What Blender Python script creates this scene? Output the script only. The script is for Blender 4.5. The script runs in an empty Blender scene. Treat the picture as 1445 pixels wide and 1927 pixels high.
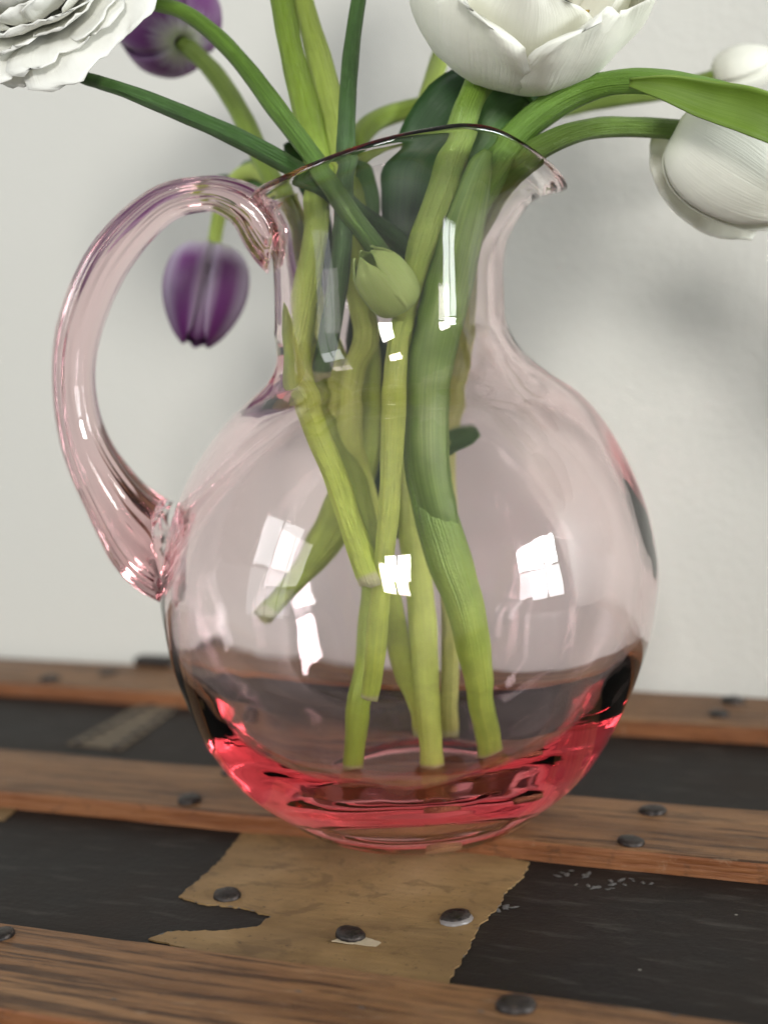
import bpy, math, random
import numpy as np
from mathutils import Vector, Matrix
random.seed(7)
rng = np.random.default_rng(11)
sc = bpy.context.scene
col = sc.collection

# ------------------------------------------------------------------ camera
F = 2700.0                       # focal length in pixels of the 1445 x 1927 photograph
PITCH = math.atan((963.5 - 600) / F)
ROT = Matrix.Rotation(math.pi / 2 - PITCH, 3, 'X') @ Matrix.Rotation(math.radians(-2.7), 3, 'Z')
def ray(px, py):
    return ROT @ Vector(((px - 722.5) / F, -(py - 963.5) / F, -1.0))
_b = ray(790, 1541)
CAM = -_b * (0.489 / _b.y)       # the pitcher's foot stands at the origin, 49 cm away
cam_d = bpy.data.cameras.new('camera')
cam = bpy.data.objects.new('camera', cam_d)
col.objects.link(cam)
cam.matrix_world = Matrix.Translation(CAM) @ ROT.to_4x4()
cam_d.sensor_fit = 'VERTICAL'
cam_d.sensor_height = 36.0
cam_d.lens = 36.0 * F / 1927.0
cam_d.clip_start = 0.01
cam_d.clip_end = 50
cam_d.dof.use_dof = True
cam_d.dof.focus_distance = 0.434
cam_d.dof.aperture_fstop = 6.3
sc.camera = cam

# ------------------------------------------------------------------ light: daylight from room windows behind the camera
world = bpy.data.worlds.new('World')
sc.world = world
world.use_nodes = True
bg = world.node_tree.nodes['Background']
bg.inputs[0].default_value = (0.93, 0.97, 1.0, 1)
bg.inputs[1].default_value = 0.31

def window_light(center, target, w, h, nx, ny, power, color):
    """daylight through a window: one area lamp per pane, gaps where the glazing bars are"""
    c = Vector(center)
    d = (Vector(target) - c).normalized()
    q = d.to_track_quat('-Z', 'Y')
    R = q.to_matrix()
    gap = 0.035
    pw, ph = (w - gap * (nx - 1)) / nx, (h - gap * (ny - 1)) / ny
    for i in range(nx):
        for j in range(ny):
            l = bpy.data.lights.new('window_daylight', 'AREA')
            l.shape = 'RECTANGLE'
            l.size, l.size_y = pw, ph
            l.energy = power / (nx * ny) * ((1.55 if j == ny - 1 else .45) if ny > 1 else 1.0)   # sky above, garden below
            l.color = color
            o = bpy.data.objects.new('window_daylight', l)
            col.objects.link(o)
            off = R @ Vector((-w / 2 + pw / 2 + i * (pw + gap), -h / 2 + ph / 2 + j * (ph + gap), 0))
            o.matrix_world = Matrix.Translation(c + off) @ R.to_4x4()
window_light((-0.22, -2.3, 0.86), (0, 0, 0.12), 0.50, 0.42, 2, 1, 28, (1.0, 0.985, 0.95))
window_light((1.75, -1.0, 0.42), (0, 0, 0.10), 0.50, 0.66, 2, 2, 29.0, (0.94, 0.98, 1.0))
window_light((-2.0, -0.9, 0.65), (0, 0, 0.12), 0.80, 1.3, 2, 2, 14.0, (0.96, 0.99, 1.0))

sc.view_settings.view_transform = 'Standard'
sc.view_settings.look = 'None'
sc.view_settings.exposure = 0.25
sc.view_settings.gamma = 1.0
sc.view_settings.use_curve_mapping = False
cy = sc.cycles
cy.max_bounces = 28
cy.transmission_bounces = 24
cy.glossy_bounces = 12
cy.diffuse_bounces = 5
cy.transparent_max_bounces = 16
cy.caustics_refractive = True
cy.caustics_reflective = True
cy.blur_glossy = 0.3
cy.sample_clamp_indirect = 40.0
cy.use_denoising = True
cy.denoiser = 'OPENIMAGEDENOISE'

# ------------------------------------------------------------------ helpers
def at(px, py, Y):
    v = ray(px, py)
    return CAM + v * ((Y - CAM.y) / v.y)
def onz(px, py, z):
    v = ray(px, py)
    return CAM + v * ((z - CAM.z) / v.z)
def mpp(Y):                      # metres per photograph pixel at depth Y
    return (Y - CAM.y) / F
def smooth(a, b, x):
    t = min(1.0, max(0.0, (x - a) / (b - a)))
    return t * t * (3 - 2 * t)
def interp(x, xs, ys):
    return float(np.interp(x, xs, ys))

def tag(o, label=None, cat=None, group=None, kind=None):
    if label: o['label'] = label
    if cat: o['category'] = cat
    if group: o['group'] = group
    if kind: o['kind'] = kind
    return o
def empty(name, loc, label=None, cat=None, group=None):
    o = bpy.data.objects.new(name, None)
    o.empty_display_size = 0.01
    o.location = loc
    col.objects.link(o)
    return tag(o, label, cat, group)
def mesh(name, verts, faces, uvs=None, smooth_shade=True):
    me = bpy.data.meshes.new(name)
    me.from_pydata([tuple(v) for v in verts], [], faces)
    if uvs is not None:
        l = me.uv_layers.new(name='UVMap')
        idx = np.empty(len(me.loops), dtype=np.int32)
        me.loops.foreach_get('vertex_index', idx)
        l.data.foreach_set('uv', np.asarray(uvs, dtype=np.float32)[idx].ravel())
    if smooth_shade:
        me.polygons.foreach_set('use_smooth', [True] * len(me.polygons))
    me.update()
    return me
def link(name, me, mat, parent=None, world_pos=True):
    o = bpy.data.objects.new(name, me)
    if mat and not me.materials:
        me.materials.append(mat)
    col.objects.link(o)
    if parent is not None:
        o.parent = parent
        if world_pos:            # vertices were given in world space
            o.matrix_parent_inverse = world_of(parent).inverted()
    return o
def world_of(o):
    m = o.matrix_basis
    return world_of(o.parent) @ o.matrix_parent_inverse @ m if o.parent else m.copy()

def catmull(pts, per=8):
    P = [np.asarray(p, float) for p in pts]
    P = [2 * P[0] - P[1]] + P + [2 * P[-1] - P[-2]]
    out = []
    for i in range(1, len(P) - 2):
        p0, p1, p2, p3 = P[i - 1:i + 3]
        for k in range(per):
            t = k / per
            out.append(.5 * ((2 * p1) + (-p0 + p2) * t + (2 * p0 - 5 * p1 + 4 * p2 - p3) * t * t + (-p0 + 3 * p1 - 3 * p2 + p3) * t ** 3))
    out.append(P[-2])
    return np.array(out)

def noise1(x, seed=0):
    return (math.sin(x * 1.0 + seed * 1.7) + math.sin(x * 2.3 + seed * 3.1) * .6 + math.sin(x * 5.1 + seed * .7) * .35) / 1.95

# ------------------------------------------------------------------ materials
class NT:
    def __init__(s, name):
        s.m = bpy.data.materials.new(name)
        s.m.use_nodes = True
        s.t = s.m.node_tree
        s.t.nodes.clear()
        s.out = s.t.nodes.new('ShaderNodeOutputMaterial')
    def n(s, typ, ins=None, **kw):
        nd = s.t.nodes.new(typ)
        for k, v in kw.items(): setattr(nd, k, v)
        for k, v in (ins or {}).items():
            if isinstance(v, bpy.types.NodeSocket): s.t.links.new(v, nd.inputs[k])
            else: nd.inputs[k].default_value = v
        return nd
    def ramp(s, fac, stops, interp='LINEAR'):
        nd = s.n('ShaderNodeValToRGB', {'Fac': fac})
        nd.color_ramp.interpolation = interp
        e = nd.color_ramp.elements
        while len(e) < len(stops): e.new(0.5)
        for el, (p, c) in zip(e, stops):
            el.position = p
            el.color = (c, c, c, 1) if isinstance(c, (int, float)) else (*c, 1)
        return nd.outputs['Color']
    def mix(s, fac, a, b, mode='MIX'):
        nd = s.n('ShaderNodeMix', data_type='RGBA', blend_type=mode)
        for k, v in ((0, fac), (6, a), (7, b)):
            if isinstance(v, bpy.types.NodeSocket): s.t.links.new(v, nd.inputs[k])
            else: nd.inputs[k].default_value = v if k == 0 else (*v[:3], 1)
        return nd.outputs[2]
    def noise(s, vec, scale, detail=4, rough=.55, dist=0.0):
        return s.n('ShaderNodeTexNoise', {'Vector': vec, 'Scale': scale, 'Detail': detail, 'Roughness': rough, 'Distortion': dist}).outputs['Fac']
    def mapping(s, vec, scale=(1, 1, 1), loc=(0, 0, 0)):
        return s.n('ShaderNodeMapping', {'Vector': vec, 'Scale': scale, 'Location': loc}).outputs['Vector']
    def math(s, op, a, b=0.0):
        nd = s.n('ShaderNodeMath', operation=op)
        for k, v in ((0, a), (1, b)):
            if isinstance(v, bpy.types.NodeSocket): s.t.links.new(v, nd.inputs[k])
            else: nd.inputs[k].default_value = v
        return nd.outputs[0]
    def bump(s, h, strength, dist):
        return s.n('ShaderNodeBump', {'Height': h, 'Strength': strength, 'Distance': dist}).outputs['Normal']
    def surf(s, sh):
        s.t.links.new(sh, s.out.inputs['Surface'])
        return s.m

def mat_glass(name, sig=(1.1, 13.5, 12.4), uneven=0.02):
    t = NT(name)
    tc = t.n('ShaderNodeTexCoord').outputs['Object']
    h = t.noise(tc, 38, 1.5, .4)
    nrm = t.bump(h, 1.0, uneven * .02)
    g = t.n('ShaderNodeBsdfGlass', {'Color': (1, 1, 1, 1), 'Roughness': 0.0, 'IOR': 1.5, 'Normal': nrm})
    top = max(sig)
    v = t.n('ShaderNodeVolumeAbsorption', {'Color': (*(1 - x / top for x in sig), 1), 'Density': top})
    t.t.links.new(v.outputs[0], t.out.inputs['Volume'])
    return t.surf(g.outputs[0])

def mat_stem(name, top, bottom, rough=.42, ribs=18, mottled=0.25, trans=.18, v0=.1, v1=.75):
    t = NT(name)
    uv = t.n('ShaderNodeUVMap', uv_map='UVMap').outputs['UV']
    sep = t.n('ShaderNodeSeparateXYZ', {'Vector': uv})
    tc = t.n('ShaderNodeTexCoord').outputs['Object']
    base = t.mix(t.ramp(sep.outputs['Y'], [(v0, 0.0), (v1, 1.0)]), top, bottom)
    streak = t.noise(t.mapping(uv, (ribs, 1.6, 1)), 3.0, 3, .6)
    base = t.mix(t.math('MULTIPLY', t.ramp(streak, [(.35, 0.0), (.7, 1.0)]), .5), base, tuple(min(1, c * 1.7 + .02) for c in top))
    blot = t.noise(tc, 110, 3, .6)
    base = t.mix(t.math('MULTIPLY', t.ramp(blot, [(.4, 0.0), (.7, 1.0)]), mottled), base, tuple(c * .55 for c in top))
    base = t.mix(t.ramp(sep.outputs['Y'], [(.984, 0.0), (.990, .9)]), base, (.60, .62, .34))
    fine = t.noise(tc, 900, 2, .6)
    h = t.math('ADD', t.math('MULTIPLY', streak, 1.0), t.math('MULTIPLY', fine, .35))
    p = t.n('ShaderNodeBsdfPrincipled', {'Base Color': base, 'Roughness': rough, 'Normal': t.bump(h, 1.0, .0011), 'Specular IOR Level': .65})
    tr = t.n('ShaderNodeBsdfTranslucent', {'Color': base})
    return t.surf(t.n('ShaderNodeMixShader', {0: trans, 1: p.outputs[0], 2: tr.outputs[0]}).outputs[0])

def mat_leaf(name, c0, c1, trans=.3, rough=.38):
    t = NT(name)
    uv = t.n('ShaderNodeUVMap', uv_map='UVMap').outputs['UV']
    tc = t.n('ShaderNodeTexCoord').outputs['Object']
    veins = t.noise(t.mapping(uv, (26, .8, 1)), 2.2, 3, .6)
    b = t.mix(t.ramp(veins, [(.3, 0.0), (.7, 1.0)]), c0, c1)
    blot = t.noise(tc, 60, 3, .5)
    b = t.mix(t.math('MULTIPLY', t.ramp(blot, [(.4, 0.0), (.75, 1.0)]), .35), b, tuple(c * .5 for c in c0))
    p = t.n('ShaderNodeBsdfPrincipled', {'Base Color': b, 'Roughness': rough, 'Normal': t.bump(veins, .3, .0008)})
    tr = t.n('ShaderNodeBsdfTranslucent', {'Color': b})
    return t.surf(t.n('ShaderNodeMixShader', {0: trans, 1: p.outputs[0], 2: tr.outputs[0]}).outputs[0])

def mat_white_petal(name, tint=(.94, .935, .84), green=(.62, .70, .36), trans=.24, rel=.35):
    t = NT(name)
    uv = t.n('ShaderNodeUVMap', uv_map='UVMap').outputs['UV']
    sep = t.n('ShaderNodeSeparateXYZ', {'Vector': uv})
    tc = t.n('ShaderNodeTexCoord').outputs['Object']
    veins = t.noise(t.mapping(uv, (30, 1.0, 1)), 2.0, 3, .6)
    b = t.mix(t.ramp(sep.outputs['Y'], [(.0, .75), (.10, .22), (.26, 0.0)]), tint, green)
    b = t.mix(t.math('MULTIPLY', t.ramp(veins, [(.35, 0.0), (.75, 1.0)]), .13), b, (.80, .80, .66))
    h = t.math('ADD', veins, t.math('MULTIPLY', t.noise(tc, 220, 2, .5), .5))
    p = t.n('ShaderNodeBsdfPrincipled', {'Base Color': b, 'Roughness': .5, 'Normal': t.bump(h, rel, .0009), 'Sheen Weight': .1})
    tr = t.n('ShaderNodeBsdfTranslucent', {'Color': b})
    return t.surf(t.n('ShaderNodeMixShader', {0: trans, 1: p.outputs[0], 2: tr.outputs[0]}).outputs[0])

def mat_purple_petal(name, k=1.0):
    t = NT(name)
    uv = t.n('ShaderNodeUVMap', uv_map='UVMap').outputs['UV']
    sep = t.n('ShaderNodeSeparateXYZ', {'Vector': uv})
    veins = t.noise(t.mapping(uv, (22, 1.1, 1)), 2.4, 3, .6)
    v = t.math('ADD', sep.outputs['Y'], t.math('MULTIPLY', t.math('SUBTRACT', veins, .5), .25))
    pale = t.ramp(v, [(.0, (.52, .60, .34)), (.11 * k, (.74, .76, .66)), (.24 * k, (.48, .39, .53)), (.37 * k, (.19, .05, .21)), (1.0, (.13, .018, .14))])
    mid = t.math('ABSOLUTE', t.math('SUBTRACT', sep.outputs['X'], .5))
    streak = t.math('MULTIPLY', t.ramp(mid, [(.0, .75), (.06, .5), (.2, 0.0)]), t.ramp(v, [(.0, 1.0), (.6, .8), (1.0, 0.1)]))
    streak = t.math('MAXIMUM', streak, t.ramp(mid, [(.34, 0.0), (.49, .6)]))
    b = t.mix(t.math('MULTIPLY', streak, k * k), pale, (.58, .52, .63))
    p = t.n('ShaderNodeBsdfPrincipled', {'Base Color': b, 'Roughness': .42, 'Normal': t.bump(veins, .3, .0008)})
    tr = t.n('ShaderNodeBsdfTranslucent', {'Color': b})
    return t.surf(t.n('ShaderNodeMixShader', {0: .22, 1: p.outputs[0], 2: tr.outputs[0]}).outputs[0])

def mat_wall():
    t = NT('painted_plaster')
    tc = t.n('ShaderNodeTexCoord').outputs['Object']
    h = t.math('ADD', t.noise(tc, 330, 2, .5), t.math('MULTIPLY', t.noise(tc, 900, 2, .5), .4))
    b = t.mix(t.noise(tc, 3, 3, .5), (.595, .585, .535), (.635, .625, .572))
    p = t.n('ShaderNodeBsdfPrincipled', {'Base Color': b, 'Roughness': .6, 'Normal': t.bump(h, .32, .0012)})
    return t.surf(p.outputs[0])

def mat_wood(name, seed, red=False):
    t = NT(name)
    tc = t.n('ShaderNodeTexCoord').outputs['Object']
    g = t.mapping(tc, (5, 95, 60), (seed * 3.1, seed * .7, 0))
    grain = t.noise(g, 3.0, 5, .65, .25)
    wide = t.noise(t.mapping(tc, (2.2, 24, 20), (seed, 0, 0)), 2.4, 4, .6, .5)
    pores = t.noise(t.mapping(tc, (30, 900, 500), (0, seed, 0)), 1.6, 3, .6)
    b = t.ramp(wide, [(.28, (0.121, 0.054, 0.021)), (.5, (0.215, 0.105, 0.044)), (.72, (0.288, 0.156, 0.071))])
    b = t.mix(t.ramp(grain, [(.40, 1.0), (.5, 0.0)]), b, (.062, .028, .012))
    b = t.mix(t.math('MULTIPLY', t.ramp(pores, [(.3, 1.0), (.46, 0.0)]), .7), b, (.030, .016, .010))
    worn = t.noise(t.mapping(tc, (6, 16, 10), (seed * 2, 1, 0)), 2.0, 5, .7)
    b = t.mix(t.math('MULTIPLY', t.ramp(worn, [(.5, 0.0), (.72, 1.0)]), .32), b, (.36, .21, .11))
    # the sawn edges kept more of the old orange varnish than the rubbed tops
    sep = t.n('ShaderNodeSeparateXYZ', {'Vector': t.n('ShaderNodeTexCoord').outputs['Normal']})
    side = t.ramp(t.math('ABSOLUTE', sep.outputs['Y']), [(.45, 0.0), (.8, 1.0)])
    b = t.mix(t.math('MULTIPLY', side, .62), b, (.23, .075, .024))
    scuff = t.noise(t.mapping(tc, (60, 190, 100), (seed, 2, 0)), 1.0, 5, .75, .6)
    b = t.mix(t.math('MULTIPLY', t.ramp(scuff, [(.58, 0.0), (.68, 1.0)]), .55), b, (.040, .024, .014))
    b = t.mix(t.math('MULTIPLY', t.ramp(scuff, [(.30, 1.0), (.40, 0.0)]), .40), b, (.36, .25, .16))
    h = t.math('ADD', t.math('MULTIPLY', grain, .8), pores)
    r = t.ramp(worn, [(.3, .40), (.8, .62)])
    p = t.n('ShaderNodeBsdfPrincipled', {'Base Color': b, 'Roughness': r, 'Specular IOR Level': .3, 'Normal': t.bump(h, .7, .0010)})
    return t.surf(p.outputs[0])

def mat_black_panel():
    t = NT('black_painted_canvas')
    tc = t.n('ShaderNodeTexCoord').outputs['Object']
    cl = t.noise(tc, 9, 4, .6)
    b = t.mix(t.ramp(cl, [(.35, 0.0), (.65, 1.0)]), (0.008, 0.008, 0.008), (0.019, 0.013, 0.010))
    sc_ = t.noise(t.mapping(tc, (14, 70, 40)), 3, 4, .6)
    b = t.mix(t.math('MULTIPLY', t.ramp(sc_, [(.56, 0.0), (.75, 1.0)]), .5), b, (.070, .062, .054))
    sp = t.n('ShaderNodeTexVoronoi', {'Vector': tc, 'Scale': 95.0, 'Randomness': 1.0})
    keep = t.math('MULTIPLY', t.ramp(sp.outputs['Distance'], [(.035, 1.0), (.06, 0.0)]),
                  t.ramp(t.n('ShaderNodeSeparateColor', {'Color': sp.outputs['Color']}).outputs[0], [(.80, 0.0), (.82, 1.0)]))
    b = t.mix(t.math('MULTIPLY', keep, .6), b, (.32, .30, .26))
    fine = t.noise(tc, 480, 3, .6)
    r = t.ramp(cl, [(.3, .48), (.7, .62)])
    p = t.n('ShaderNodeBsdfPrincipled', {'Base Color': b, 'Roughness': r, 'Specular IOR Level': .16, 'Normal': t.bump(t.math('ADD', fine, sc_), .30, .0006)})
    return t.surf(p.outputs[0])

def mat_tan():
    t = NT('bare_brown_fibreboard')
    tc = t.n('ShaderNodeTexCoord').outputs['Object']
    a = t.noise(tc, 16, 5, .62, .4)
    b = t.ramp(a, [(.3, (0.170, 0.098, 0.036)), (.5, (0.272, 0.170, 0.072)), (.7, (0.357, 0.238, 0.119))])
    st = t.noise(t.mapping(tc, (1, 1.6, 1), (3.3, 1.7, 0)), 44, 5, .7, 1.0)
    b = t.mix(t.math('MULTIPLY', t.ramp(st, [(.54, 0.0), (.61, 1.0)]), .45), b, (.075, .043, .020))
    big_st = t.noise(t.mapping(tc, (1, 1, 1), (1.3, 5.1, 0)), 17, 4, .6, .8)
    b = t.mix(t.math('MULTIPLY', t.ramp(big_st, [(.5, 0.0), (.66, 1.0)]), .5), b, (.12, .072, .034))
    fb = t.noise(t.mapping(tc, (40, 260, 100)), 2, 3, .6)
    b = t.mix(t.math('MULTIPLY', fb, .45), b, (.085, .05, .022))
    sp = t.noise(tc, 420, 3, .7)
    b = t.mix(t.math('MULTIPLY', t.ramp(sp, [(.62, 0.0), (.70, 1.0)]), .7), b, (.05, .03, .016))
    p = t.n('ShaderNodeBsdfPrincipled', {'Base Color': b, 'Roughness': .58, 'Specular IOR Level': .3, 'Normal': t.bump(t.math('ADD', fb, a), .3, .0006)})
    return t.surf(p.outputs[0])

def mat_iron():
    t = NT('dark_iron')
    tc = t.n('ShaderNodeTexCoord').outputs['Object']
    a = t.noise(tc, 420, 4, .65)
    b = t.ramp(a, [(.35, (.020, .017, .016)), (.6, (.055, .046, .042)), (.75, (.11, .075, .055))])
    p = t.n('ShaderNodeBsdfPrincipled', {'Base Color': b, 'Metallic': .75, 'Roughness': t.ramp(a, [(.3, .32), (.7, .6)]), 'Normal': t.bump(a, .5, .0006)})
    return t.surf(p.outputs[0])

def mat_plain(name, c, rough=.6, nz=.25, scale=300):
    t = NT(name)
    tc = t.n('ShaderNodeTexCoord').outputs['Object']
    a = t.noise(tc, scale, 3, .6)
    b = t.mix(t.math('MULTIPLY', a, nz * 2), c, tuple(x * .5 for x in c))
    p = t.n('ShaderNodeBsdfPrincipled', {'Base Color': b, 'Roughness': rough, 'Normal': t.bump(a, .3, .0004)})
    return t.surf(p.outputs[0])

# ------------------------------------------------------------------ setting: wall
A = math.radians(22)             # the trunk and the wall behind it run 22 degrees off the picture plane
TRUNK = Matrix.Rotation(-A, 4, 'Z')          # local x along the slats, local y away towards the wall
def tl(px, py, z):               # photograph point on the trunk's top -> trunk coordinates
    p = onz(px, py, z)
    return TRUNK.inverted() @ p
def box(x0, x1, y0, y1, z0, z1, bev=0.0, seg=2):
    import bmesh
    bm = bmesh.new()
    bmesh.ops.create_cube(bm, size=1)
    for v in bm.verts:
        v.co = Vector(((x0 + x1) / 2 + v.co.x * (x1 - x0), (y0 + y1) / 2 + v.co.y * (y1 - y0), (z0 + z1) / 2 + v.co.z * (z1 - z0)))
    if bev:
        bmesh.ops.bevel(bm, geom=bm.edges[:], offset=bev, segments=seg, affect='EDGES', profile=.5)
    me = bpy.data.meshes.new('box')
    bm.to_mesh(me)
    bm.free()
    return me
WALL_Y = 0.196
wall = link('wall', box(-2.2, 2.2, WALL_Y, WALL_Y + .1, -.75, 1.9), mat_wall())
wall.matrix_world = TRUNK
tag(wall, kind='structure')

# ------------------------------------------------------------------ the old trunk
M_black, M_tan, M_iron = mat_black_panel(), mat_tan(), mat_iron()
trunk = empty('steamer_trunk', (0, 0, 0), 'old travelling trunk with wooden slats, black painted panels and a torn bare brown patch', 'trunk')
trunk.matrix_world = TRUNK
def tpart(name, me, mat, parent=None):
    o = link(name, me, mat, None)
    o.parent = parent or trunk
    return o
ZP = -0.0072                     # the black panel lies 7 mm below the tops of the slats
tpart('lid', box(-.62, .62, -.32, .190, -.075, ZP, .003), M_black)
tpart('chest', box(-.61, .61, -.312, .182, -.46, -.0765, .004), M_black)

def slat_mesh(y0, y1, seed):
    """a planed hardwood strip with slightly waving, rounded edges"""
    r = .0012
    ring = [(y0, ZP + .0002), (y0, -r), (y0 + r * .3, -r * .3), (y0 + r, 0), (y0 + .3 * (y1 - y0), .0002), (y0 + .7 * (y1 - y0), .0002), (y1 - r, 0), (y1 - r * .3, -r * .3), (y1, -r), (y1, ZP + .0002)]
    n = 120
    V, Fc = [], []
    for i in range(n + 1):
        x = -.615 + 1.23 * i / n
        for k, (y, z) in enumerate(ring):
            e = noise1(x * 37, seed + (0 if k < 5 else 9)) * .0006 + noise1(x * 140, seed + k * .3) * .00018
            zz = z + (noise1(x * 60, seed + 4 + k * .4) * .00018 if z > -.003 else 0)
            V.append((x, y + e, zz))
    m = len(ring)
    for i in range(n):
        for k in range(m - 1):
            a = i * m + k
            Fc.append((a, a + m, a + m + 1, a + 1))
        Fc.append((i * m + m - 1, (i + 1) * m + m - 1, (i + 1) * m, i * m))
    Fc.append(tuple(range(m)))
    Fc.append(tuple(n * m + k for k in range(m - 1, -1, -1)))
    return mesh('slat', V, Fc, smooth_shade=False)
slats = []
for i, (y0, y1) in enumerate(((.1365, .1855), (-.0108, .0378), (-.1630, -.1158), (-.300, -.262))):
    s = tpart('slat', slat_mesh(y0, y1, 3 + i * 5), mat_wood('slat_wood', 1.3 + i * 2.7))
    slats.append(s)
slats[1]['label'] = 'wooden slat that carries the glass pitcher'

def nail_mesh(r, h, seed):
    """a hammered dome-headed tack"""
    rr = random.Random(seed)
    V, Fc = [], []
    prof = [(1.0, -.25), (1.02, .25), (.92, .70), (.62, .90), (.25, .97)]
    n = 14
    for (a, b) in prof:
        for k in range(n):
            q = 2 * math.pi * k / n
            w = 1 + .07 * math.sin(2 * q + seed) + rr.uniform(-.05, .05)
            V.append((a * r * w * math.cos(q), a * r * w * math.sin(q), b * h + rr.uniform(-.06, .06) * h))
    V.append((0, 0, h))
    for i in range(len(prof) - 1):
        for k in range(n):
            Fc.append((i * n + k, i * n + (k + 1) % n, (i + 1) * n + (k + 1) % n, (i + 1) * n + k))
    for k in range(n):
        Fc.append(((len(prof) - 1) * n + k, (len(prof) - 1) * n + (k + 1) % n, len(V) - 1))
    return mesh('nail', V, Fc)
nails = [nail_mesh(.0048, .0021, 1), nail_mesh(.0046, .0018, 2), nail_mesh(.0050, .0023, 3)]
def nail(px, py, z, owner, k=0, s=1.0):
    p = tl(px, py, z)
    o = tpart('nail', nails[k % 3], M_iron, owner)
    o.location = (p.x, p.y, z)
    o.scale = (s, s, s)
    o.rotation_euler = (random.uniform(-.08, .08), random.uniform(-.08, .08), random.uniform(0, 6))
    return o
for k, (x, y, s) in enumerate(((1378, 1321, 1.1), (1352, 1345, 1.0), (95, 1279, 1.1), (205, 1268, 1.0))): nail(x, y, 0.0, slats[0], k, s)
for k, (x, y, s) in enumerate(((1228, 1528, 1.0), (1187, 1586, 1.0), (357, 1507, .95), (437, 1455, .95), (-70, 1440, 1.0), (-90, 1490, 1.0))): nail(x, y, 0.0, slats[1], k, s)
for k, (x, y, s) in enumerate(((970, 1895, 1.05), (-2, 1763, 1.0))): nail(x, y, 0.0, slats[2], k, s)
# bent black strap end on the far slat, beside the pitcher
p = tl(292, 1248, .001)
hp = tpart('strap_loop', box(-.011, .011, -.005, .005, 0, .0048, .0022, 4), M_iron, slats[0])
hp.location = (p.x, p.y, 0.0)
hp['label'] = 'black leather strap end lying on the far slat'

def sheet(outline, z, thick, jag, seed, n_sub=10):
    """thin torn sheet: outline in trunk x, y; edges frayed"""
    import bmesh
    rr = random.Random(seed)
    pts = []
    for i in range(len(outline)):
        a, b = Vector(outline[i]), Vector(outline[(i + 1) % len(outline)])
        L = (b - a).length
        m = max(1, int(L / .0011))
        nrm = Vector((-(b - a).y, (b - a).x)).normalized()
        for k in range(m):
            t = k / m
            amp = jag * math.sin(math.pi * t) ** .3 if k else 0
            pts.append(a.lerp(b, t) + nrm * amp * (rr.uniform(-1, 1) * .6 + noise1(t * L * 900, seed + i)))
    bm = bmesh.new()
    top = [bm.verts.new((p.x, p.y, z + thick)) for p in pts]
    bot = [bm.verts.new((p.x, p.y, z)) for p in pts]
    from mathutils.geometry import tessellate_polygon
    for tri in tessellate_polygon([[Vector((p.x, p.y, 0)) for p in pts]]):
        bm.faces.new([top[t] for t in tri])
    for i in range(len(pts)):
        j = (i + 1) % len(pts)
        bm.faces.new((top[i], bot[i], bot[j], top[j]))
    bmesh.ops.recalc_face_normals(bm, faces=bm.faces[:])
    me = bpy.data.meshes.new('sheet')
    bm.to_mesh(me)
    bm.free()
    return me
def outl(pts, z=ZP):
    return [tuple(tl(x, y, z)[:2]) for x, y in pts]
big = outl([(455, 1570), (416, 1621), (370, 1662), (337, 1690), (379, 1703), (430, 1708), (468, 1714), (510, 1727), (484, 1747), (421, 1754), (316, 1756), (280, 1770), (440, 1810), (605, 1840), (840, 1880),
            (846, 1844), (882, 1788), (901, 1746), (942, 1705), (947, 1685), (983, 1654), (996, 1625), (760, 1585)])
pt = tpart('bare_patch', sheet(big, ZP + .0001, .0005, .00055, 5), M_tan)
pt['label'] = 'bare brown patch where the black coat has torn away'
strip = outl([(128, 1402), (215, 1355), (268, 1325), (350, 1322), (300, 1362), (232, 1412)])
M_webbing = mat_plain('worn_webbing', (.16, .12, .075), .7, .5, 160)
s2 = tpart('bare_strip', sheet(strip, ZP + .0001, .0007, .0007, 8), M_webbing)
s2['label'] = 'worn tan webbing strip set with small dark tacks'
for (xa, ya, xb, yb, m) in ((150, 1398, 285, 1328, 8), (222, 1405, 338, 1326, 8)):
    for k in range(m):
        nail(xa + (xb - xa) * k / (m - 1), ya + (yb - ya) * k / (m - 1), ZP + .0006, trunk, k, .55)
strip = outl([(-60, 1545), (-10, 1515), (40, 1518), (10, 1545)])
tpart('bare_strip', sheet(strip, ZP + .0001, .0005, .0005, 9), M_tan)
M_fray = mat_plain('frayed_paper', (.42, .34, .23), .7)
zt = ZP + .0006
nail(427, 1687, zt, trunk, 0, .95)
nail(659, 1760, zt + .0006, trunk, 1, .98)
nail(857, 1729, zt, trunk, 2, .92)
fl = sheet([(-.0055, -.0022), (.0068, -.0050), (.0105, -.0062), (.0098, -.0035), (.0085, -.0018), (.0020, .0018), (-.002, .001)], 0, .00025, .0002, 4)
o = tpart('paper_scrap', fl, M_fray)
p = tl(660, 1768, zt)
o.location = (p.x, p.y, zt + .0003)
o.rotation_euler = (.03, .05, A - .05)
o['label'] = 'small torn paper scrap caught under a tack'
M_ring = mat_plain('bright_worn_metal', (.20, .18, .17), .35)
ring = nail_mesh(.0050, .0012, 6)
o = tpart('tack_washer', ring, M_ring)
p = tl(858, 1731, zt)
o.location = (p.x, p.y, zt)
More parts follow.
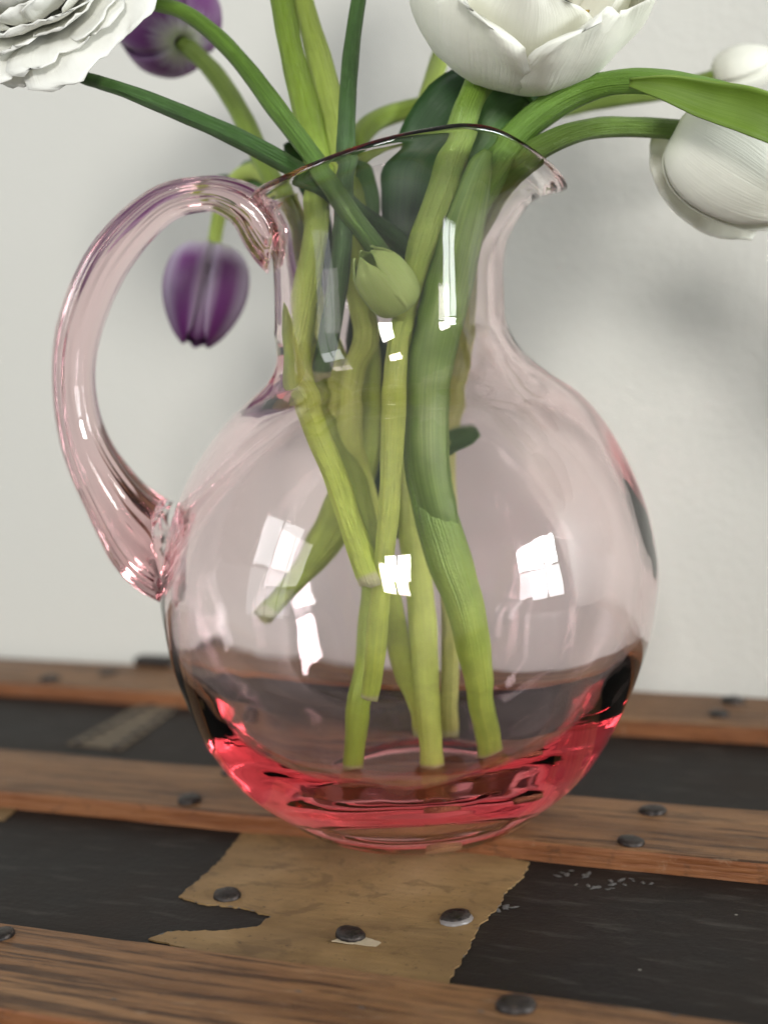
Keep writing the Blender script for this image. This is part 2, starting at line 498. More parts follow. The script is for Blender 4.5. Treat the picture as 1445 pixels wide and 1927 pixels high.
# flaking bits and wormholes
def chip_mesh(seed):
    rr = random.Random(seed)
    n = 7
    V = [(math.cos(2 * math.pi * k / n) * rr.uniform(.5, 1), math.sin(2 * math.pi * k / n) * rr.uniform(.35, .8), 0) for k in range(n)] + [(0, 0, .5)]
    return mesh('chip', V, [(k, (k + 1) % n, n) for k in range(n)] + [tuple(range(n - 1, -1, -1))], smooth_shade=False)
chips = [chip_mesh(i) for i in range(4)]
M_chip = mat_plain('grey_flaked_paint', (.09, .085, .08), .6)
for (cx, cyy, cn, sp) in ((1140, 1668, 9, 24), (1075, 1643, 8, 26), (950, 1708, 6, 14), (1180, 1657, 6, 22), (545, 1990, 1, 1)):
    for k in range(cn):
        px, py = cx + random.gauss(0, sp), cyy + random.gauss(0, sp * .22)
        q = tl(px, py, ZP)
        if q.y > -.0135: continue
        o = tpart('paint_flake', chips[random.randrange(4)], M_chip)
        o.location = (q.x, q.y, ZP + .0001)
        sz = random.uniform(.0007, .0019)
        o.scale = (sz * 1.5, sz, sz * .45)
        o.rotation_euler.z = random.uniform(0, 6)
for k in range(46):
    a, b = big[k % 11 if k % 3 else 15 + k % 7], big[(k % 11 if k % 3 else 15 + k % 7) + 1]
    t = random.random()
    o = tpart('paper_fray', chips[k % 4], M_fray)
    o.location = (a[0] + (b[0] - a[0]) * t, a[1] + (b[1] - a[1]) * t, ZP + .0005)
    o.scale = (random.uniform(.0005, .0014), random.uniform(.0002, .0005), .0004)
    o.rotation_euler.z = math.atan2(b[1] - a[1], b[0] - a[0]) + random.uniform(-.4, .4)
M_hole = mat_plain('wormhole_black', (.008, .006, .005), .9)
for (px, py) in ((562, 1867), (680, 1898), (215, 1882), (905, 1905), (1268, 1912)):
    q = tl(px, py, 0)
    o = tpart('wormhole', chips[0], M_hole, slats[2])
    o.location = (q.x, q.y, .0003)
    o.scale = (.0013, .0008, .0003)

# ------------------------------------------------------------------ the glass pitcher
M_glass = mat_glass('pink_glass')
M_handle = mat_glass('pink_handle_glass', (1.8, 15.0, 13.8), .04)
pitcher = empty('glass_pitcher', (0, 0, 0), 'pink glass pitcher with round belly, pouring lip and looped handle on the trunk', 'pitcher')
OUT = [(.0, .0022), (.012, .0021), (.024, .0016), (.0315, .0006), (.0345, .0002), (.0372, .0008), (.0405, .0026), (.0470, .0072), (.0612, .0194), (.0715, .0352), (.0788, .0528), (.0828, .0666), (.0851, .0835), (.0842, .0956),
       (.0806, .1104), (.0748, .1245), (.0660, .1385), (.0570, .1482), (.0475, .1556), (.0417, .1630), (.0392, .1722), (.0386, .182), (.0386, .1935), (.0392, .204), (.0404, .2125), (.0424, .2190), (.0446, .2226)]
RIM = [(.0456, .2240), (.0450, .2256), (.0434, .2260), (.0416, .2246)]
INN = [(.0392, .2195), (.0363, .2125), (.0347, .203), (.0337, .1935), (.0334, .182), (.0338, .1715), (.0360, .1598), (.0425, .1514), (.0528, .1436), (.0620, .1340), (.0703, .1208), (.0757, .1080), (.0792, .0946), (.0801, .084),
       (.0785, .0680), (.0743, .0560), (.0665, .0410), (.0556, .0284), (.0438, .0199), (.0320, .0154), (.0170, .0129), (.0, .0123)]
SH_Z = [.0, .005, .035, .0656, .0956, .125, .1486, .156, .1722, .1935, .24]
SH_X = [-.001, -.0015, -.0020, -.0008, 0, .0010, .0030, .0022, -.0026, -.0022, -.0022]
TH = [0, 14, 26, 40, 58, 90, 135, 180]
RIM_H = [.2240, .2255, .2280, .2312, .2325, .2285, .2200, .2160]
RIM_R = [.0585, .0568, .0535, .0490, .0452, .0438, .0442, .0440]
def deform(r, z, th, inner):
    d = abs(math.degrees(th))
    d = 360 - d if d > 180 else d
    lip = 1 - smooth(0, 52, d)
    w = smooth(.2135, .2215, z) * lip
    r += (r - .0434) * .75 * w
    z += (z - .2232) * .55 * w
    t = smooth(.186, .2245, z)
    H = interp(d, TH, RIM_H)
    Rr = interp(d, TH, RIM_R)
    z2 = z + t * (H - .2245)
    r2 = r + (t ** 1.7) * (Rr - .0446)
    edge = smooth(.206, .2262, z) ** 1.8
    z2 -= .0090 * lip * edge
    x, y = r2 * math.cos(th), r2 * math.sin(th)
    if inner and r > .02:
        a = smooth(.03, .06, z) * (1 - smooth(.14, .165, z))
        w = (math.sin(5 * th + 40 * z) + .7 * math.sin(9 * th - 70 * z + 1.3) + .6 * math.sin(3 * th + 95 * z)) * .00022 * a
        x += w * math.cos(th); y += w * math.sin(th)
    return (x + interp(z, SH_Z, SH_X), y, z2)
# rim tables are interpolated piecewise; smooth them by a short moving average over the angle
_d = np.linspace(0, 180, 181)
def _sm(v):
    s = np.interp(_d, TH, v)
    e = np.concatenate([s[24:0:-1], s, s[-2:-26:-1]])
    k = np.hanning(25); k /= k.sum()
    return np.convolve(e, k, 'same')[24:24 + 181]
RIM_H, RIM_R = _sm(RIM_H), _sm(RIM_R)
TH = _d
NS = 144
pro = catmull([(*p, 0) for p in OUT + RIM], 5)[:, :2]
pri = catmull([(*p, 1) for p in [RIM[-1]] + INN], 5)[1:, :2]
prof = [(r, z, 0) for r, z in pro] + [(r, z, 1) for r, z in pri]
V, Fc = [], []
V.append((SH_X[0], 0, prof[0][1]))
rings = prof[1:-1]
for (r, z, inn) in rings:
    for k in range(NS):
        V.append(deform(r, z, 2 * math.pi * k / NS, inn))
V.append((interp(.0123, SH_Z, SH_X), 0, prof[-1][1]))
for k in range(NS):
    Fc.append((0, 1 + (k + 1) % NS, 1 + k))
for i in range(len(rings) - 1):
    a = 1 + i * NS
    for k in range(NS):
        Fc.append((a + k, a + (k + 1) % NS, a + NS + (k + 1) % NS, a + NS + k))
a = 1 + (len(rings) - 1) * NS
for k in range(NS):
    Fc.append((a + k, a + (k + 1) % NS, len(V) - 1))
LIFT = .0004
link('body', mesh('body', [(x, y, z + LIFT) for x, y, z in V], Fc), M_glass, pitcher)

# looped handle: a ribbed flat rod drawn out and pressed onto neck and belly
HP = [(516, 452, 62, 12.0), (482, 404, 46, 11.5), (438, 375, 37, 10.5), (385, 366, 32, 9.5), (300, 390, 35, 9.0), (208, 485, 41, 9.0), (152, 612, 41, 9.0), (140, 725, 39, 9.2), (163, 840, 45, 10), (222, 945, 60, 12.5), (276, 1010, 84, 16), (316, 1052, 98, 19)]
hpts = catmull([(*at(x, y, 0.0), w * mpp(0), d * .001) for x, y, w, d in HP], 7)
V, Fc = [], []
n = 90
for i, h in enumerate(hpts):
    c = Vector(h[:3])
    tg = Vector(hpts[min(i + 1, len(hpts) - 1)][:3]) - Vector(hpts[max(i - 1, 0)][:3])
    tg.normalize()
    if i < 6: tg = (tg * (i / 6) + Vector((-1, 0, .25)).normalized() * (1 - i / 6)).normalized()
    if i > len(hpts) - 10:
        q = (len(hpts) - 1 - i) / 9
        tg = (tg * q + Vector((.97, 0, .18)).normalized() * (1 - q)).normalized()
    nr = Vector((-tg.z, 0, tg.x))
    for k in range(n):
        q = 2 * math.pi * k / n
        sq = lambda v: math.copysign(abs(v) ** .85, v)
        rib = 1 + .026 * math.cos(13 * q + .8 * math.sin(i * .11)) + .014 * math.cos(7 * q + 1 + i * .05)
        V.append(c + nr * (h[3] * sq(math.cos(q)) * rib * .985) + Vector((0, 1, 0)) * (h[4] * sq(math.sin(q)) * rib))
m = len(hpts)
for i in range(m - 1):
    for k in range(n):
        Fc.append((i * n + k, i * n + (k + 1) % n, (i + 1) * n + (k + 1) % n, (i + 1) * n + k))
Fc.append(tuple(range(n - 1, -1, -1)))
Fc.append(tuple((m - 1) * n + k for k in range(n)))
hm = mesh('handle', V, Fc)
import bmesh
bm = bmesh.new(); bm.from_mesh(hm); bmesh.ops.recalc_face_normals(bm, faces=bm.faces[:]); bm.to_mesh(hm); bm.free()
link('handle', hm, M_handle, pitcher)

# ------------------------------------------------------------------ flowers
def tube(pts, name, n=12, per=9, ridge=.05, seed=0):
    """pts: (px, py, depth Y, radius in photograph pixels); returns mesh in world space, v = 0 at the flower, 1 at the cut end"""
    P = catmull([(*at(x, y, Y), r * mpp(Y)) for x, y, Y, r in pts], per)
    V, Fc, UV = [], [], []
    up = None
    L = np.concatenate([[0], np.cumsum(np.linalg.norm(np.diff(P[:, :3], axis=0), axis=1))])
    for i, p in enumerate(P):
        c = Vector(p[:3])
        tg = (Vector(P[min(i + 1, len(P) - 1)][:3]) - Vector(P[max(i - 1, 0)][:3])).normalized()
        if up is None: up = tg.orthogonal().normalized()
        up = (up - tg * up.dot(tg)).normalized()
        sd = tg.cross(up)
        for k in range(n + 1):
            q = 2 * math.pi * k / n
            r = p[3] * (1 + ridge * math.cos(3 * q + seed) * .6 + ridge * noise1(L[i] * 85 + seed * 5, seed) * 1.7 + .012 * math.sin(q * 5 + seed))
            slant = tg * (p[3] * (.38 * math.cos(q + seed * 1.9) + .10 * math.sin(4 * q + seed))) if i == len(P) - 1 else Vector((0, 0, 0))
            V.append(c + up * (r * math.cos(q)) + sd * (r * math.sin(q)) + slant)
            UV.append((k / n, L[i] / L[-1]))
    m = len(P)
    w = n + 1
    for i in range(m - 1):
        for k in range(n):
            Fc.append((i * w + k, (i + 1) * w + k, (i + 1) * w + k + 1, i * w + k + 1))
    for e, i in ((-1, 0), (1, m - 1)):
        tg = (Vector(P[i][:3]) - Vector(P[i - 1 if e > 0 else 1][:3])).normalized()
        V.append(Vector(P[i][:3]) + tg * (-P[i][3] * .12 if e > 0 else 0)); UV.append((.5, i / (m - 1)))
        for k in range(n):
            a, b = i * w + k, i * w + k + 1
            Fc.append((a, b, len(V) - 1) if e < 0 else (b, a, len(V) - 1))
    return mesh(name, V, Fc, UV), P

def leaf(pts, side, fold, name='leaf', nu=10, per=8, tip=.0, seed=0, wave=.06, base=.45):
    """pts: (px, py, Y, half width px); side: world vector across the blade; fold: how deeply the blade is channelled"""
    P = catmull([(*at(x, y, Y), r * mpp(Y)) for x, y, Y, r in pts], per)
    V, Fc, UV = [], [], []
    m = len(P)
    sd0 = Vector(side)
    for i, p in enumerate(P):
        c = Vector(p[:3])
        tg = (Vector(P[min(i + 1, m - 1)][:3]) - Vector(P[max(i - 1, 0)][:3])).normalized()
        sd = (sd0 - tg * sd0.dot(tg)).normalized()
        nr = tg.cross(sd)
        w = max(p[3], .0003)
        for k in range(nu + 1):
            u = 2 * k / nu - 1
            lift = fold * w * u * u + wave * w * noise1(i * .55 + seed * 3, seed + (2 if u > 0 else 5)) * abs(u) ** 1.5
            V.append(c + sd * (w * u * (1 - .25 * fold * abs(u))) + nr * lift)
            UV.append((k / nu, i / (m - 1)))
    for i in range(m - 1):
        for k in range(nu):
            a = i * (nu + 1) + k
            Fc.append((a, a + 1, a + nu + 2, a + nu + 1))
    return mesh(name, V, Fc, UV)

def petal(prof, ang, half, shape, seed=0, nu=14, nv=18, ruffle=.0, curl=.0, name='petal', notch=.0, dr=0.0):
    """one petal of a cup with axis +Z; prof: list of (radius, height) from base to tip, half: half opening angle (rad), shape: (v, width factor)"""
    C = catmull([(r, z, 0) for r, z in prof], 8)
    tt = np.linspace(0, 1, len(C))
    V, Fc, UV = [], [], []
    rmax = max(r for r, z in prof)
    for j in range(nv + 1):
        v = j / nv
        vv = v
        r = float(np.interp(vv, tt, C[:, 0])) + dr
        w = interp(v, [s[0] for s in shape], [s[1] for s in shape])
        for k in range(nu + 1):
            u = 2 * k / nu - 1
            # tip of the petal is rounded: outer columns stop earlier
            vk = v * (1 - .10 * abs(u) ** 2.2 - notch * math.exp(-(u / .22) ** 2) * .05)
            z = float(np.interp(vk, tt, C[:, 1]))
            r = float(np.interp(vk, tt, C[:, 0])) + dr
            a = ang + u * half * w
            e = abs(u) ** 2
            rr = r * (1 + curl * e * (1 if v > .15 else v / .15)) + ruffle * rmax * (v ** 2) * noise1(u * 4.3 + v * 2.1, seed) + ruffle * .5 * rmax * e * v * noise1(v * 9 + u, seed + 2)
            rr += rmax * .012 * (1 - .4 * v) * math.sin(u * 9 + seed * 2.3 + v * 1.5) * smooth(.1, .5, v)
            z += ruffle * .6 * rmax * v ** 3 * noise1(u * 5.7, seed + 5)
            V.append((rr * math.cos(a), rr * math.sin(a), z))
            UV.append((k / nu, v))
    for j in range(nv):
        for k in range(nu):
            a = j * (nu + 1) + k
            Fc.append((a, a + 1, a + nu + 2, a + nu + 1))
    return mesh(name, V, Fc, UV)

def axis_matrix(base, axis, spin=0.0, s=1.0):
    z = Vector(axis).normalized()
    base = Vector(base) - z * .0022 * s
    q = z.to_track_quat('Z', 'Y')
    return Matrix.Translation(base) @ q.to_matrix().to_4x4() @ Matrix.Rotation(spin, 4, 'Z') @ Matrix.Scale(s, 4)

def head(parent, meshes, mat, M):
    out = []
    for me in meshes:
        o = bpy.data.objects.new(me.name.split('.')[0], me)
        if not me.materials: me.materials.append(mat)
        col.objects.link(o)
        o.parent = parent
        o.matrix_parent_inverse = world_of(parent).inverted()
        o.matrix_basis = M
        if me.name.startswith('petal') and not o.modifiers:
            s = o.modifiers.new('thickness', 'SOLIDIFY')
            s.thickness = .0004
            s.offset = 0
        out.append(o)
    return out

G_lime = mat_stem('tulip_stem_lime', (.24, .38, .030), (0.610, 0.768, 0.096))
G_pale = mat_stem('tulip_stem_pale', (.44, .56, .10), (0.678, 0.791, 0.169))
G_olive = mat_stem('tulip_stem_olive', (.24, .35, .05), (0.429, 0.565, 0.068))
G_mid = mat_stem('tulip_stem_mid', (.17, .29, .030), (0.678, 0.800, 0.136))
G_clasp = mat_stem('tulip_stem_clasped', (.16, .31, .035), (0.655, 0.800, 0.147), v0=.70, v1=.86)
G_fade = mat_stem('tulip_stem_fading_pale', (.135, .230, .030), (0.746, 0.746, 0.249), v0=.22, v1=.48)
G_dark = mat_stem('ranunculus_stem_dark', (.060, .150, .022), (.048, .125, .026), .5, 26, .55, .1)
G_bright = mat_stem('ranunculus_stem_bright', (.17, .32, .028), (.035, .10, .020), .48, 26, .4, .1)
L_dark = mat_leaf('leaf_dark', (.028, .085, .024), (.055, .140, .040))
L_mid = mat_leaf('leaf_mid', (.080, .190, .045), (.15, .29, .085))
L_blue = mat_leaf('leaf_blue_green', (.14, .28, .045), (.32, .50, .11))
L_sheath = mat_leaf('leaf_sheath', (.17, .29, .030), (.27, .41, .065))
P_white = mat_white_petal('white_tulip_petal')
P_ran = mat_white_petal('white_ranunculus_petal', (.91, .905, .85), (.55, .62, .32), .26, .2)
P_purple = mat_purple_petal('purple_tulip_petal')
M_stamen = mat_plain('yellow_anther', (.55, .36, .06), .6)
M_pistil = mat_plain('green_pistil', (.45, .50, .18), .5)

def flower(name, label, cat, pts, mat, group=None, **kw):
    me, P = tube(pts, 'stem', **kw)
    e = empty(name, Vector(P[-1][:3]), label, cat, group)
    link('stem', me, mat, e)
    return e, P
def add_leaf(owner, pts, mat, side, fold=.5, name='leaf', **kw):
    o = link(name, leaf(pts, side, fold, name, **kw), mat, owner)
    s = o.modifiers.new('thickness', 'SOLIDIFY'); s.thickness = .0007; s.offset = 0
    return o

# --- petal sets
BOWL = [(.003, .0), (.018, .004), (.031, .014), (.038, .028), (.0405, .041), (.041, .050)]
BOWL2 = [(.003, .001), (.015, .006), (.027, .017), (.033, .031), (.0345, .044), (.034, .055)]
WIDE = [(0, .95), (.2, .98), (.6, 1.0), (.85, .86), (.95, .62), (1, .42)]
open_outer = [petal(BOWL, 2 * math.pi * k / 4 + .35 + .1 * (k % 2), .92, WIDE, k + 3, ruffle=.11, curl=-.05, notch=2.2, dr=.0006 * (k % 2)) for k in range(4)]
open_inner = [petal(BOWL2, 2 * math.pi * k / 4 + 1.1 + .15 * (k % 2), .85, WIDE, k + 13, ruffle=.05, curl=-.05, dr=.0006 * (k % 2)) for k in range(4)]
EGG = [(.003, .0), (.014, .003), (.021, .012), (.0225, .026), (.019, .040), (.012, .052), (.006, .058)]
EGG2 = [(.003, .0), (.012, .003), (.018, .012), (.0195, .026), (.017, .040), (.011, .052), (.004, .058)]
TUL = [(0, .85), (.2, .95), (.5, 1.0), (.75, .95), (.92, .8), (1, .5)]
def egg(sz, seed, ruffle=.03, curl=.0):
    sc_ = lambda L: [(r * sz, z * sz) for r, z in L]
    return [petal(sc_(EGG), 2 * math.pi * k / 3, .98, TUL, seed + k, ruffle=ruffle, curl=curl) for k in range(3)] + \
           [petal(sc_(EGG2), 2 * math.pi * (k + .5) / 3, .98, TUL, seed + 7 + k, ruffle=ruffle, curl=curl) for k in range(3)]
def ran_set(seed):
    """cabbage of thin ruffled petals: the outer ones reflexed, the inner ones cupped tighter and taller"""
    rr = random.Random(seed)
    out = []
    NL = 9
    for L in range(NL):
        f = L / (NL - 1)
        R = .0305 - .020 * f
        npet = 6 if L < 5 else 5
        for k in range(npet):
            a = 2 * math.pi * (k + .5 * (L % 2) + rr.uniform(-.2, .2)) / npet
            s = rr.uniform(.9, 1.08)
            zt = .003 + .027 * f ** .8 + rr.uniform(-.002, .002)
            zb = .0006 * L
            pr = [(.002, zb), (R * .42, zb + .001 + .003 * f), (R * .78, zb + (zt - zb) * .36 + .004 * (1 - f)), (R * .97 * s, zb + (zt - zb) * .72 + .002), (R * (1.06 - .22 * f) * s, zt)]
            out.append(petal(pr, a, (.64 + .10 * f) * rr.uniform(.85, 1.2), [(0, .5), (.3, .8), (.65, 1.0), (.88, .95), (1, .70)], seed * 9 + L * 13 + k, nu=16, nv=14, ruffle=rr.uniform(.03, .075), curl=rr.uniform(-.08, .10), notch=rr.uniform(-1, 2.5)))
    return out
ran_meshes = ran_set(2)
egg_white = egg(1.0, 31, .04)
EGG_S, EGG2_S = EGG, EGG2
EGG = [(.003, .0), (.014, .002), (.0215, .011), (.0235, .025), (.0205, .038), (.0140, .050), (.0070, .057)]
EGG2 = [(.003, .0), (.012, .003), (.0185, .012), (.0198, .025), (.0172, .038), (.012, .049), (.005, .055)]
egg_purple = egg(.80, 51, .03, -.07)
egg_purple_dark = egg(.80, 51, .03, -.07)
EGG, EGG2 = EGG_S, EGG2_S
P_purple_dark = mat_purple_petal('purple_tulip_petal_dark', .5)

# --- 1 ranunculus leaning over the handle
r1, P = flower('ranunculus', 'white frilled ranunculus on dark green stem leaning out over the handle', 'ranunculus',
    [(76, -8, -.008, 10), (105, 90, -.012, 11), (150, 140, -.018, 12), (185, 154, -.022, 13), (240, 172, -.028, 14), (330, 208, -.025, 16), (440, 256, -.020, 17), (555, 318, -.014, 19), (640, 378, -.006, 20), (720, 436, .004, 19), (800, 500, .012, 18), (893, 566, .019, 17)], G_dark, seed=1)
head(r1, ran_meshes, P_ran, axis_matrix(at(80, -5, -.008), (-.22, -.82, .52), .4, 1.22))
# --- 2 ranunculus with the arching bright stem (head above the picture)
r2, P = flower('ranunculus', 'bright green arching ranunculus stem crossing above the leaning frilled white bloom stem', 'ranunculus',
    [(170, -75, .012, 13), (215, -30, .010, 13), (285, 3, .006, 14), (345, 22, .002, 15), (405, 66, -.002, 16), (460, 125, -.006, 17), (520, 205, -.012, 18), (600, 312, -.020, 19), (650, 390, -.020, 20), (700, 460, -.014, 19), (745, 530, -.006, 18), (790, 640, .004, 16)], G_bright, seed=2)
head(r2, ran_meshes, P_ran, axis_matrix(at(170, -75, .012), (-.7, .1, .7), 1.4, .95))
# --- 3 upright dark stem
r3, P = flower('ranunculus', 'upright dark green ranunculus stem between the pale tulip stems, cut end in the neck', 'ranunculus',
    [(700, -120, -.006, 13), (688, -50, -.006, 13), (675, 0, -.007, 14), (660, 110, -.010, 16), (652, 240, -.014, 17), (649, 400, -.016, 18), (642, 510, -.016, 19), (627, 610, -.016, 20), (609, 722, -.014, 17)], G_dark, seed=3)
head(r3, ran_meshes, P_ran, axis_matrix(at(700, -120, -.006), (.25, -.1, 1), 2.2, .95))

# --- 4, 5 two tall tulips
t4, P = flower('white_tulip', 'tall lime green tulip stem beside its paler twin, cut short halfway down the belly', 'tulip',
    [(515, -150, .012, 20), (522, -60, .010, 21), (531, 0, .008, 22), (552, 110, .006, 24), (580, 220, .004, 25), (598, 310, .002, 25), (598, 430, -.004, 24), (578, 570, -.010, 24), (568, 690, -.016, 25), (592, 790, -.022, 26), (640, 920, -.026, 25), (676, 1020, -.030, 25), (704, 1098, -.034, 24)], G_lime, seed=4)
head(t4, egg_white, P_white, axis_matrix(at(515, -150, .012), (-.1, 0, 1)))
t5, P = flower('white_tulip', 'tall pale yellow-green tulip stem rising beside the upright dark stem', 'tulip',
    [(545, -160, .020, 18), (556, -70, .018, 19), (570, 0, .015, 20), (603, 120, .012, 23), (632, 240, .008, 24), (650, 360, .006, 24), (668, 520, .004, 24), (690, 640, .002, 24), (664, 730, .002, 23), (660, 830, .002, 24), (690, 930, .002, 24), (725, 1080, .002, 23), (752, 1230, .002, 24), (785, 1330, .004, 24), (800, 1420, .006, 23)], G_pale, seed=5)
head(t5, egg_white, P_white, axis_matrix(at(545, -160, .020), (.15, .2, 1), 1))

# --- 6 big open white tulip
t6, P = flower('white_tulip', 'wide open white tulip with ruffled petals above the pitcher mouth', 'tulip',
    [(962, 126, .004, 22), (912, 145, -.006, 28), (883, 195, -.014, 27), (860, 262, -.016, 27), (826, 370, -.014, 26), (792, 465, -.014, 25), (768, 560, -.014, 22), (752, 640, -.016, 21), (744, 720, -.020, 22), (740, 830, -.028, 23), (736, 940, -.032, 21), (722, 1080, -.034, 19), (704, 1220, -.032, 19), (690, 1322, -.028, 17)], G_mid, seed=6)
HM = axis_matrix(at(965, 122, .004), (.10, -.72, .69), .2, .95)
head(t6, open_outer + open_inner, P_white, HM)
def stamen_mesh(k):
    V, Fc = [], []
    n = 6
    for (r, z) in ((.0004, .0), (.0004, .012), (.0012, .013), (.0013, .018), (.0010, .022), (.0002, .0235)):
        for q in range(n):
            V.append((r * math.cos(2 * math.pi * q / n), r * math.sin(2 * math.pi * q / n), z))
    for i in range(5):
        for q in range(n):
            Fc.append((i * n + q, i * n + (q + 1) % n, (i + 1) * n + (q + 1) % n, (i + 1) * n + q))
    return mesh('stamen', V, Fc)
sm = stamen_mesh(0)
for k in range(6):
    a = 2 * math.pi * k / 6 + .3
    head(t6, [sm], M_stamen, HM @ Matrix.Rotation(a, 4, 'Z') @ Matrix.Translation((.004, 0, .006)) @ Matrix.Rotation(.62, 4, 'Y') @ Matrix.Scale(1.35, 4))
add_leaf(t6, [(770, 560, .006, 30), (790, 450, .008, 70), (815, 340, .008, 92), (868, 235, .006, 92), (935, 185, .004, 78), (1000, 180, .002, 42), (1018, 215, -.004, 14)], L_dark, (1, .25, .0), .35, seed=1)
add_leaf(t6, [(880, 330, .000, 30), (905, 260, .000, 62), (945, 205, .000, 72), (985, 185, -.002, 56), (1012, 205, -.006, 12)], L_mid, (.75, .1, -.65), .4, seed=2)
add_leaf(t6, [(850, 260, .016, 30), (845, 190, .014, 30), (860, 150, .010, 24), (884, 126, .004, 8)], L_dark, (1, .2, .2), .5, seed=3)

# --- 7 leaf-clasped stem arching to the side
t7, P = flower('white_tulip', 'thick green tulip stem with clasping leaf arching over the lip', 'tulip',
    [(1570, 330, -.060, 24), (1500, 262, -.056, 27), (1430, 208, -.052, 27), (1350, 178, -.045, 26), (1270, 160, -.038, 24), (1190, 152, -.030, 23), (1110, 165, -.022, 25), (1030, 205, -.018, 28), (965, 262, -.014, 29), (905, 350, -.010, 28), (858, 460, -.010, 28), (825, 600, -.012, 33), (804, 750, -.014, 38), (806, 900, -.018, 41), (836, 1030, -.022, 43), (876, 1140, -.022, 38), (902, 1250, -.018, 31), (913, 1360, -.010, 26), (932, 1476, -.004, 26)], G_clasp, seed=7)
head(t7, egg_white, P_white, axis_matrix(at(1570, 330, -.060), (.7, -.1, -.7), 1))
add_leaf(t7, [(866, 1110, -.0170, 10), (848, 1060, -.0215, 26), (824, 985, -.0265, 40), (805, 900, -.0268, 46), (799, 790, -.0245, 47), (803, 700, -.0222, 49), (818, 610, -.0212, 50), (842, 500, -.020, 48), (868, 400, -.020, 40), (895, 320, -.021, 26), (915, 280, -.022, 8)], L_blue, (1, -.2, 0), .62, seed=4, wave=.14)
add_leaf(t7, [(1185, 155, -.034, 8), (1262, 166, -.043, 26), (1340, 188, -.051, 38), (1430, 212, -.058, 46), (1540, 265, -.064, 38), (1640, 330, -.068, 5)], L_sheath, (0, -.2, 1), .45, seed=5)

# --- 8 drooping white tulip
t8, P = flower('white_tulip', 'drooping closed white tulip bending out past the pitcher lip', 'tulip',
    [(1290, 247, -.012, 21), (1250, 242, -.013, 20), (1190, 239, -.015, 19), (1120, 241, -.017, 20), (1050, 260, -.021, 21), (985, 300, -.014, 22), (925, 370, -.004, 22), (892, 470, .008, 22), (884, 570, .014, 23), (868, 680, .016, 24), (846, 790, .016, 20), (838, 900, .014, 20), (846, 1100, .010, 20), (850, 1260, .010, 20), (852, 1425, .008, 18)], G_fade, seed=8)
HM = axis_matrix(at(1284, 238, -.012), (.80, -.10, -.58), 1.45, .84)
head(t8, egg(1.02, 71, .08, .02), P_white, HM)
add_leaf(t8, [(1252, 248, .004, 30), (1262, 300, .006, 46), (1300, 362, .006, 50), (1358, 410, .004, 42), (1420, 442, .000, 12)], P_white, (.72, -.1, .70), .30, name='petal', seed=3, wave=.30)

# --- 9 white tulip behind, arcing stem
t9, P = flower('white_tulip', 'white tulip behind the drooping one, on a pale stem arching behind the leaves', 'tulip',
    [(1345, 146, .060, 16), (1250, 172, .065, 16), (1120, 190, .068, 16), (1000, 215, .064, 17), (900, 214, .058, 17), (820, 200, .052, 17), (760, 208, .048, 18), (700, 232, .040, 19), (672, 275, .030, 20), (668, 360, .022, 21), (680, 500, .018, 22), (692, 700, .020, 24), (684, 860, .022, 32), (640, 960, .022, 44), (590, 1040, .018, 34), (530, 1110, .012, 24), (487, 1163, .008, 21)], G_olive, seed=9)
head(t9, egg_white, P_white, axis_matrix(at(1345, 150, .060), (.93, -.1, .25), .4, .42))
# --- 10 straight stem behind
t10, P = flower('white_tulip', 'straight pale tulip stem hidden behind the wide open white tulip', 'tulip',
    [(905, -140, .050, 15), (870, -20, .050, 16), (838, 80, .048, 17), (812, 160, .044, 17), (785, 260, .036, 18), (765, 400, .026, 19), (758, 560, .020, 20), (762, 760, .018, 22), (775, 950, .012, 24), (790, 1120, .002, 27), (803, 1290, -.006, 27), (819, 1508, -.010, 26)], G_pale, seed=10)
head(t10, egg_white, P_white, axis_matrix(at(905, -140, .050), (.2, .3, 1), 2))
add_leaf(t10, [(742, 1010, .010, 20), (728, 900, .022, 46), (705, 780, .026, 58), (690, 680, .024, 46), (680, 580, .020, 24), (676, 520, .02, 6)], L_dark, (1, .1, 0), .35, seed=6)
add_leaf(t10, [(740, 905, .018, 20), (800, 870, .016, 34), (850, 832, .012, 34), (888, 812, .008, 22), (897, 808, .006, 6)], L_mid, (.35, .2, .9), .5, seed=7)

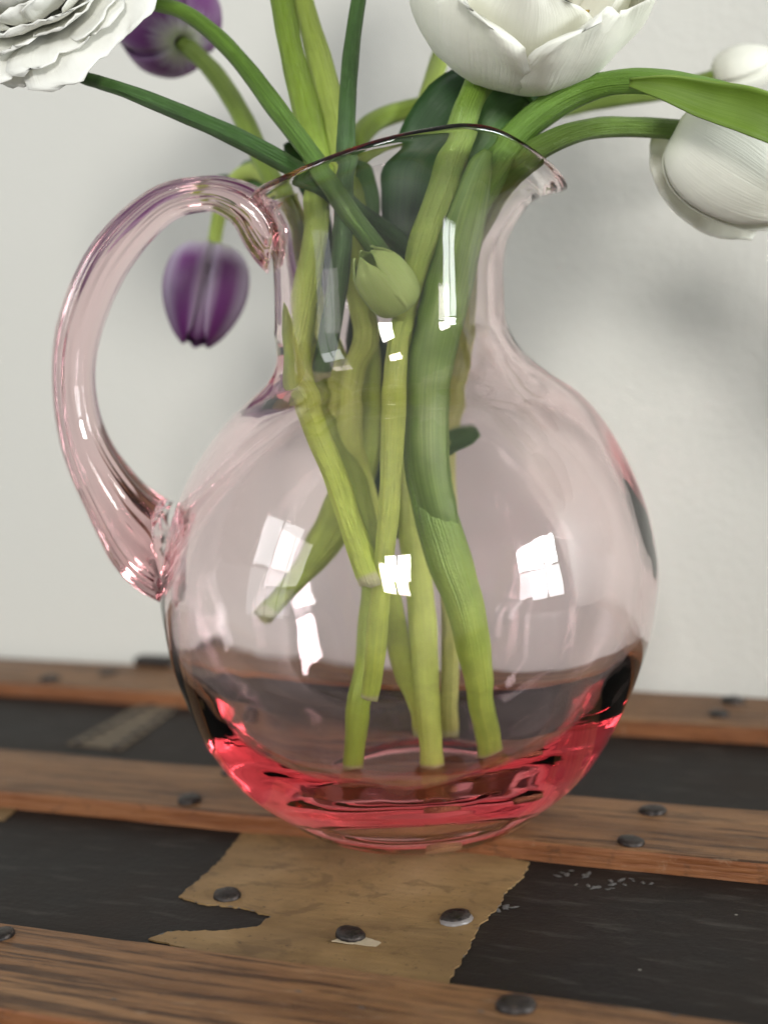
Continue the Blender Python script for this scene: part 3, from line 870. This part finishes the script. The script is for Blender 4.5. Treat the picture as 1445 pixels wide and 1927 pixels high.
# --- 11, 12 purple tulips
t11, P = flower('purple_tulip', 'purple and white tulip seen from its stem side, above the handle', 'tulip',
    [(340, 76, .070, 16), (362, 96, .070, 17), (405, 140, .064, 17), (450, 210, .052, 18), (488, 290, .040, 19), (520, 360, .028, 20), (548, 460, .020, 21), (560, 580, .016, 22), (580, 690, .012, 23), (625, 800, .004, 23), (680, 940, -.002, 24), (704, 1080, -.006, 24), (690, 1220, -.010, 23), (668, 1340, -.014, 22), (658, 1494, -.014, 22)], G_olive, seed=11)
head(t11, egg_purple_dark, P_purple_dark, axis_matrix(at(338, 74, .070), (-.30, .62, .50), .5, 1.12))
t12, P = flower('purple_tulip', 'purple tulip hanging head down inside the handle loop', 'tulip',
    [(402, 476, .085, 13), (408, 430, .084, 13), (420, 380, .080, 13), (445, 338, .072, 14), (478, 322, .060, 15), (515, 345, .044, 17), (540, 410, .030, 20), (560, 500, .022, 23), (592, 590, .014, 24), (622, 670, .008, 23), (640, 760, .006, 22), (668, 860, .006, 22), (708, 980, .004, 22), (730, 1080, .002, 20)], G_pale, seed=12)
head(t12, egg_purple, P_purple, axis_matrix(at(401, 468, .085), (-.22, -.14, -.95), 1.5, .90))
add_leaf(t12, [(410, 333, .080, 3), (430, 338, .076, 9), (455, 350, .072, 10), (480, 372, .066, 4)], L_dark, (0, .3, 1), .3, seed=8)
add_leaf(t12, [(500, 360, .060, 16), (478, 325, .066, 24), (455, 318, .074, 20), (436, 335, .080, 5)], L_mid, (.3, .3, .9), .3, seed=9)
add_leaf(t11, [(606, 600, .018, 10), (608, 540, .02, 22), (604, 460, .02, 24), (596, 390, .018, 20), (560, 300, .016, 24), (538, 270, .012, 5)], L_dark, (1, .1, 0), .4, seed=10)
add_leaf(t5, [(690, 460, .02, 20), (690, 380, .02, 26), (672, 310, .016, 22), (640, 262, .012, 6)], L_mid, (1, -.2, 0), .5, seed=11)

# --- 13 small bud caught in the neck
b1, P = flower('ranunculus_bud', 'small pale green bud with folded sepals caught in the pitcher neck', 'bud',
    [(752, 580, -.018, 12), (760, 640, -.014, 11), (770, 720, -.006, 11), (775, 800, .002, 10)], G_pale, seed=13)
sep = [petal([(.002, 0), (.0062, .002), (.0078, .008), (.0068, .015), (.003, .0205)], 2 * math.pi * k / 5, .75, TUL, 90 + k, nu=10, nv=12, ruffle=.05, curl=.03) for k in range(5)]
P_bud = mat_white_petal('bud_sepal', (.42, .58, .15), (.28, .45, .06), .3)
head(b1, sep, P_bud, axis_matrix(at(752, 572, -.018), (-.52, -.30, .80), .3, 1.12))
bpy.context.view_layer.update()
